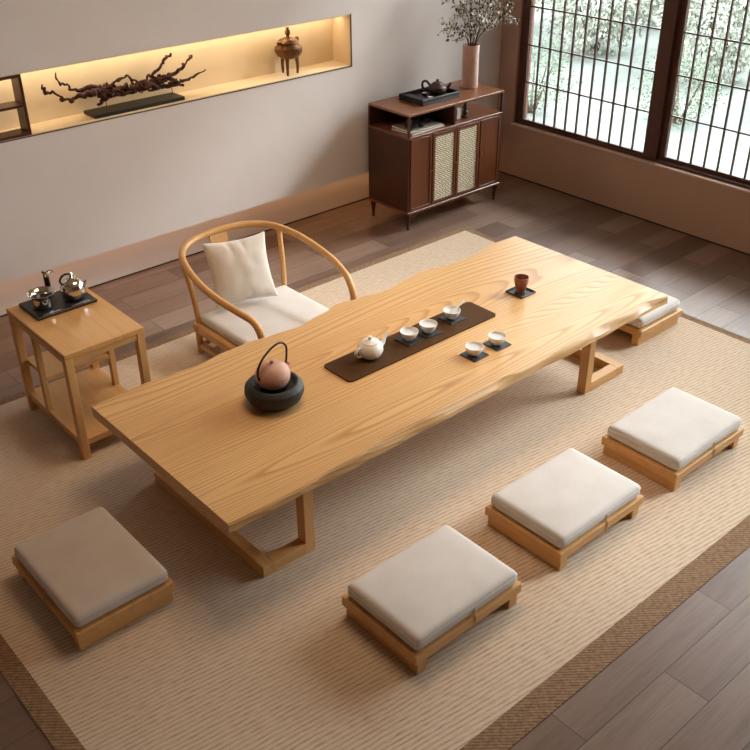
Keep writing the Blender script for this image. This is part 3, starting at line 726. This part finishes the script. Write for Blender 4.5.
gn(o_([(2.70,1.14,0),(2.789,1.146,0),(2.877,1.145,0),(2.951,1.155,0),(3.026,1.169,0),(3.094,1.193,0)],-.02),.012,.006,.004)
gn(o_([(2.374,1.122,0),(2.43,1.14,0),(2.52,1.155,0),(2.62,1.15,0)],-.02),.010,.014,.006)
for k in range(24):
    x=random.uniform(2.35,2.86); z=1.165+random.uniform(-.01,.02); gn(o_([(x,z,0),(x+.03,z+.028*random.random(),0),(x+.07,z+.02*random.random(),0),(x+.11,z-.01,0)],random.uniform(-.03,.03)),.009,.005,.012,7)
d.build('driftwood',M['drift'],dw,ang=60)
ib=empty('tripod_censer',(3.725,5.062,NF),R(12),label='small aged bronze tripod censer with lid at the right end of the niche',cat='censer'); ib.scale=(1.26,1.26,1.2)
MB().lathe([(0,.082),(.035,.083),(.058,.096),(.070,.118),(.068,.138),(.054,.152),(.050,.158),(.056,.164)],(0,0,0),30).build('bowl',M['burner'],ib)
ld=MB().lathe([(.055,.164),(.048,.174),(.028,.184),(.010,.188),(.007,.196),(.014,.206),(.013,.222),(.006,.232),(.011,.240),(0,.244)],(0,0,0),26).build('lid',M['burner'],ib)
for s in (-1,1): MB().tube([(s*.048,0,.158),(s*.060,0,.172),(s*.072,0,.172),(s*.073,0,.160)],[.006,.007,.008,.006],8,smooth=3).build('handle',M['burner'],ib)
for a in (R(-150),R(-30),R(90)): MB().tube([(math.cos(a)*.040,math.sin(a)*.040,.090),(math.cos(a)*.045,math.sin(a)*.045,.045),(math.cos(a)*.043,math.sin(a)*.043,0)],[.012,.008,.006],8,smooth=3).build('leg',M['burner'],ib)
# dark shelf unit let into the niche
sx0,sx1=1.30,1.948; y0,y1=YW-.004,YW+.098
sh=empty('niche_shelf_unit',(sx0,y0,NF),label='small dark reddish wood shelf unit at the left end of the niche',cat='shelf')
dp=y1-y0; hh=NZ1-.006-.0006-NF; ww=sx1-sx0
for x in (0,ww-.016): MB().box(x,x+.016,0,dp,0,hh,.001).build('side_panel',M['darkwood'],sh)
for z in (0,hh*.47,hh-.014): MB().box(.016,ww-.016,0,dp,z,z+.014,.001).build('shelf_board',M['darkwood'],sh)

# ------------------------------------------------------------------ garden
struct(MB().box(XW+.3,26,-14,20,-.42,-.30).build('ground',M['gravel']))
def bush_mesh(n,seed,leaf=.05):
    random.seed(seed); m=MB()
    for i in range(n):
        d=rv(1).normalized(); r=random.uniform(.55,1)*(1+.35*noise.noise(d*2+Vector((seed,0,0))))
        p=Vector((d.x*r,d.y*r,max(.02,.9+d.z*r*.9)))
        leafquad(m,p,leaf*random.uniform(.7,1.5),d+rv(.7))
    return m
def bush(x,y,sx,sz,proto=[],mat='bushleaf',lb='',nm='garden_bush',cat='bush',gr='bushes beyond the window',seed=1):
    e=empty(nm,(x,y,-.30),random.uniform(0,6),label=lb,cat=cat,group=gr)
    f=bush_mesh(4200 if mat=='bushleaf' else 6500,seed,.05 if mat=='bushleaf' else .075).build('foliage',M[mat],e,flat=True); f.scale=(sx,sx,sz)
    s=MB(); 
    for k in range(5):
        a=2*PI*k/5; s.tube([(0.03*math.cos(a),.03*math.sin(a),0),(sx*.25*math.cos(a),sx*.25*math.sin(a),sz*.5),(sx*.5*math.cos(a),sx*.5*math.sin(a),sz*1.2)],[.02,.014,.006],6,smooth=3)
    s.build('stem',M['stem'],e)
G1='garden shrubs seen through the lattice window'
bush(7.9,6.5,.42,.42,lb='dark green shrub seen at the left edge of the left lattice window',gr=G1,seed=2)
bush(8.7,5.25,.45,.38,lb='low green shrub seen through the middle of the left lattice window',gr=G1,seed=3)
bush(9.0,4.1,.42,.34,lb='small green shrub seen at the right of the left lattice window',gr=G1,seed=4)
bush(9.0,3.0,.42,.32,lb='green shrub seen in the lower left of the right lattice window',gr=G1,seed=5)
bush(8.7,1.9,.42,.34,lb='green shrub seen in the lower right of the right lattice window',gr=G1,seed=6)
G2='pale trees far out in the garden'
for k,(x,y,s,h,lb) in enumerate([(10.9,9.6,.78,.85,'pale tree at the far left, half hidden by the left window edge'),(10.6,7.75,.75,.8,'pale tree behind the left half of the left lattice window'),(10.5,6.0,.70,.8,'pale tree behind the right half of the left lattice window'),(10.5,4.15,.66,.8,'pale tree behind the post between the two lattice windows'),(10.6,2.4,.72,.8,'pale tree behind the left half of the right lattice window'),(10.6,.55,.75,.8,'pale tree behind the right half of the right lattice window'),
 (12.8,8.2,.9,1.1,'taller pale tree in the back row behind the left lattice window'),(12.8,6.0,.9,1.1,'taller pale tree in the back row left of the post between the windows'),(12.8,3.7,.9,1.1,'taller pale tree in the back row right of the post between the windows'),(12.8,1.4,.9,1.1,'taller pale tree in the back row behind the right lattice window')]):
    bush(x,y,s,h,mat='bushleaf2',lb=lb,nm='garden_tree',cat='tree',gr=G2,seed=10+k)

# ------------------------------------------------------------------ lights
def area(name,loc,rot,sx,sy,power,color,spread=180):
    l=bpy.data.lights.new(name,'AREA'); l.shape='RECTANGLE'; l.size=sx; l.size_y=sy; l.energy=power; l.color=color; l.spread=R(spread)
    o=bpy.data.objects.new(name,l); col.objects.link(o); o.location=loc; o.rotation_euler=rot; return o
WARM=(1,.70,.38)
# LED strip hidden under the top of the niche, at the front
area('niche_led_strip',((NX0+NX1)/2,YW+.115,NZ1-.009),(0,0,0),NX1-NX0-.04,.05,4.5,(1,.84,.60))
# LED strip under the floating wall
area('plinth_led_strip',((X0+XW)/2,YW+.10,.286),(0,0,0),XW-X0-.1,.012,3.4,(1,.50,.20))
# ceiling lamp panels
area('ceiling_lamp',(2.4,2.8,CZ-.03),(0,0,0),1.3,.9,21,(1,.70,.45),150)
su=bpy.data.lights.new('hazy_sun','SUN'); su.energy=20.5; su.angle=R(28); su.color=(.975,.985,1)
so=bpy.data.objects.new('hazy_sun',su); col.objects.link(so); az,el=R(-28),R(43)
so.rotation_euler=Vector((math.cos(az)*math.cos(el),math.sin(az)*math.cos(el),math.sin(el))).to_track_quat('Z','Y').to_euler()
# daylight through the window band: portal for the sky
p=area('window_portal',(XW+.16,(WY0+WY1)/2,(WZ0+WZ1)/2),(0,R(90),0),WZ1-WZ0,WY1-WY0,1,(1,1,1)); p.data.cycles.is_portal=True

wd=bpy.data.worlds.new('sky'); scene.world=wd; wd.use_nodes=True
bg=wd.node_tree.nodes['Background']; bg.inputs[0].default_value=(.94,.98,1,1); bg.inputs[1].default_value=13.0

# ------------------------------------------------------------------ camera
cam=bpy.data.cameras.new('camera'); co=bpy.data.objects.new('camera',cam); col.objects.link(co)
cam.sensor_width=36; cam.lens=961.5/750*36; cam.clip_start=.05
yaw,pit,rol=R(48.79667142),R(31.25833907),R(.42547199)
F=Vector((math.cos(yaw)*math.cos(pit),math.sin(yaw)*math.cos(pit),-math.sin(pit))); r=Vector((math.sin(yaw),-math.cos(yaw),0)); dn=F.cross(r)
r2=r*math.cos(rol)+dn*math.sin(rol); d2=dn*math.cos(rol)-r*math.sin(rol)
m=Matrix((( r2.x,-d2.x,-F.x),(r2.y,-d2.y,-F.y),(r2.z,-d2.z,-F.z)))
co.matrix_world=Matrix.Translation((0,0,2.6))@m.to_4x4()
scene.camera=co
scene.view_settings.view_transform='Standard'; scene.view_settings.look='None'; scene.view_settings.exposure=0; scene.view_settings.gamma=1
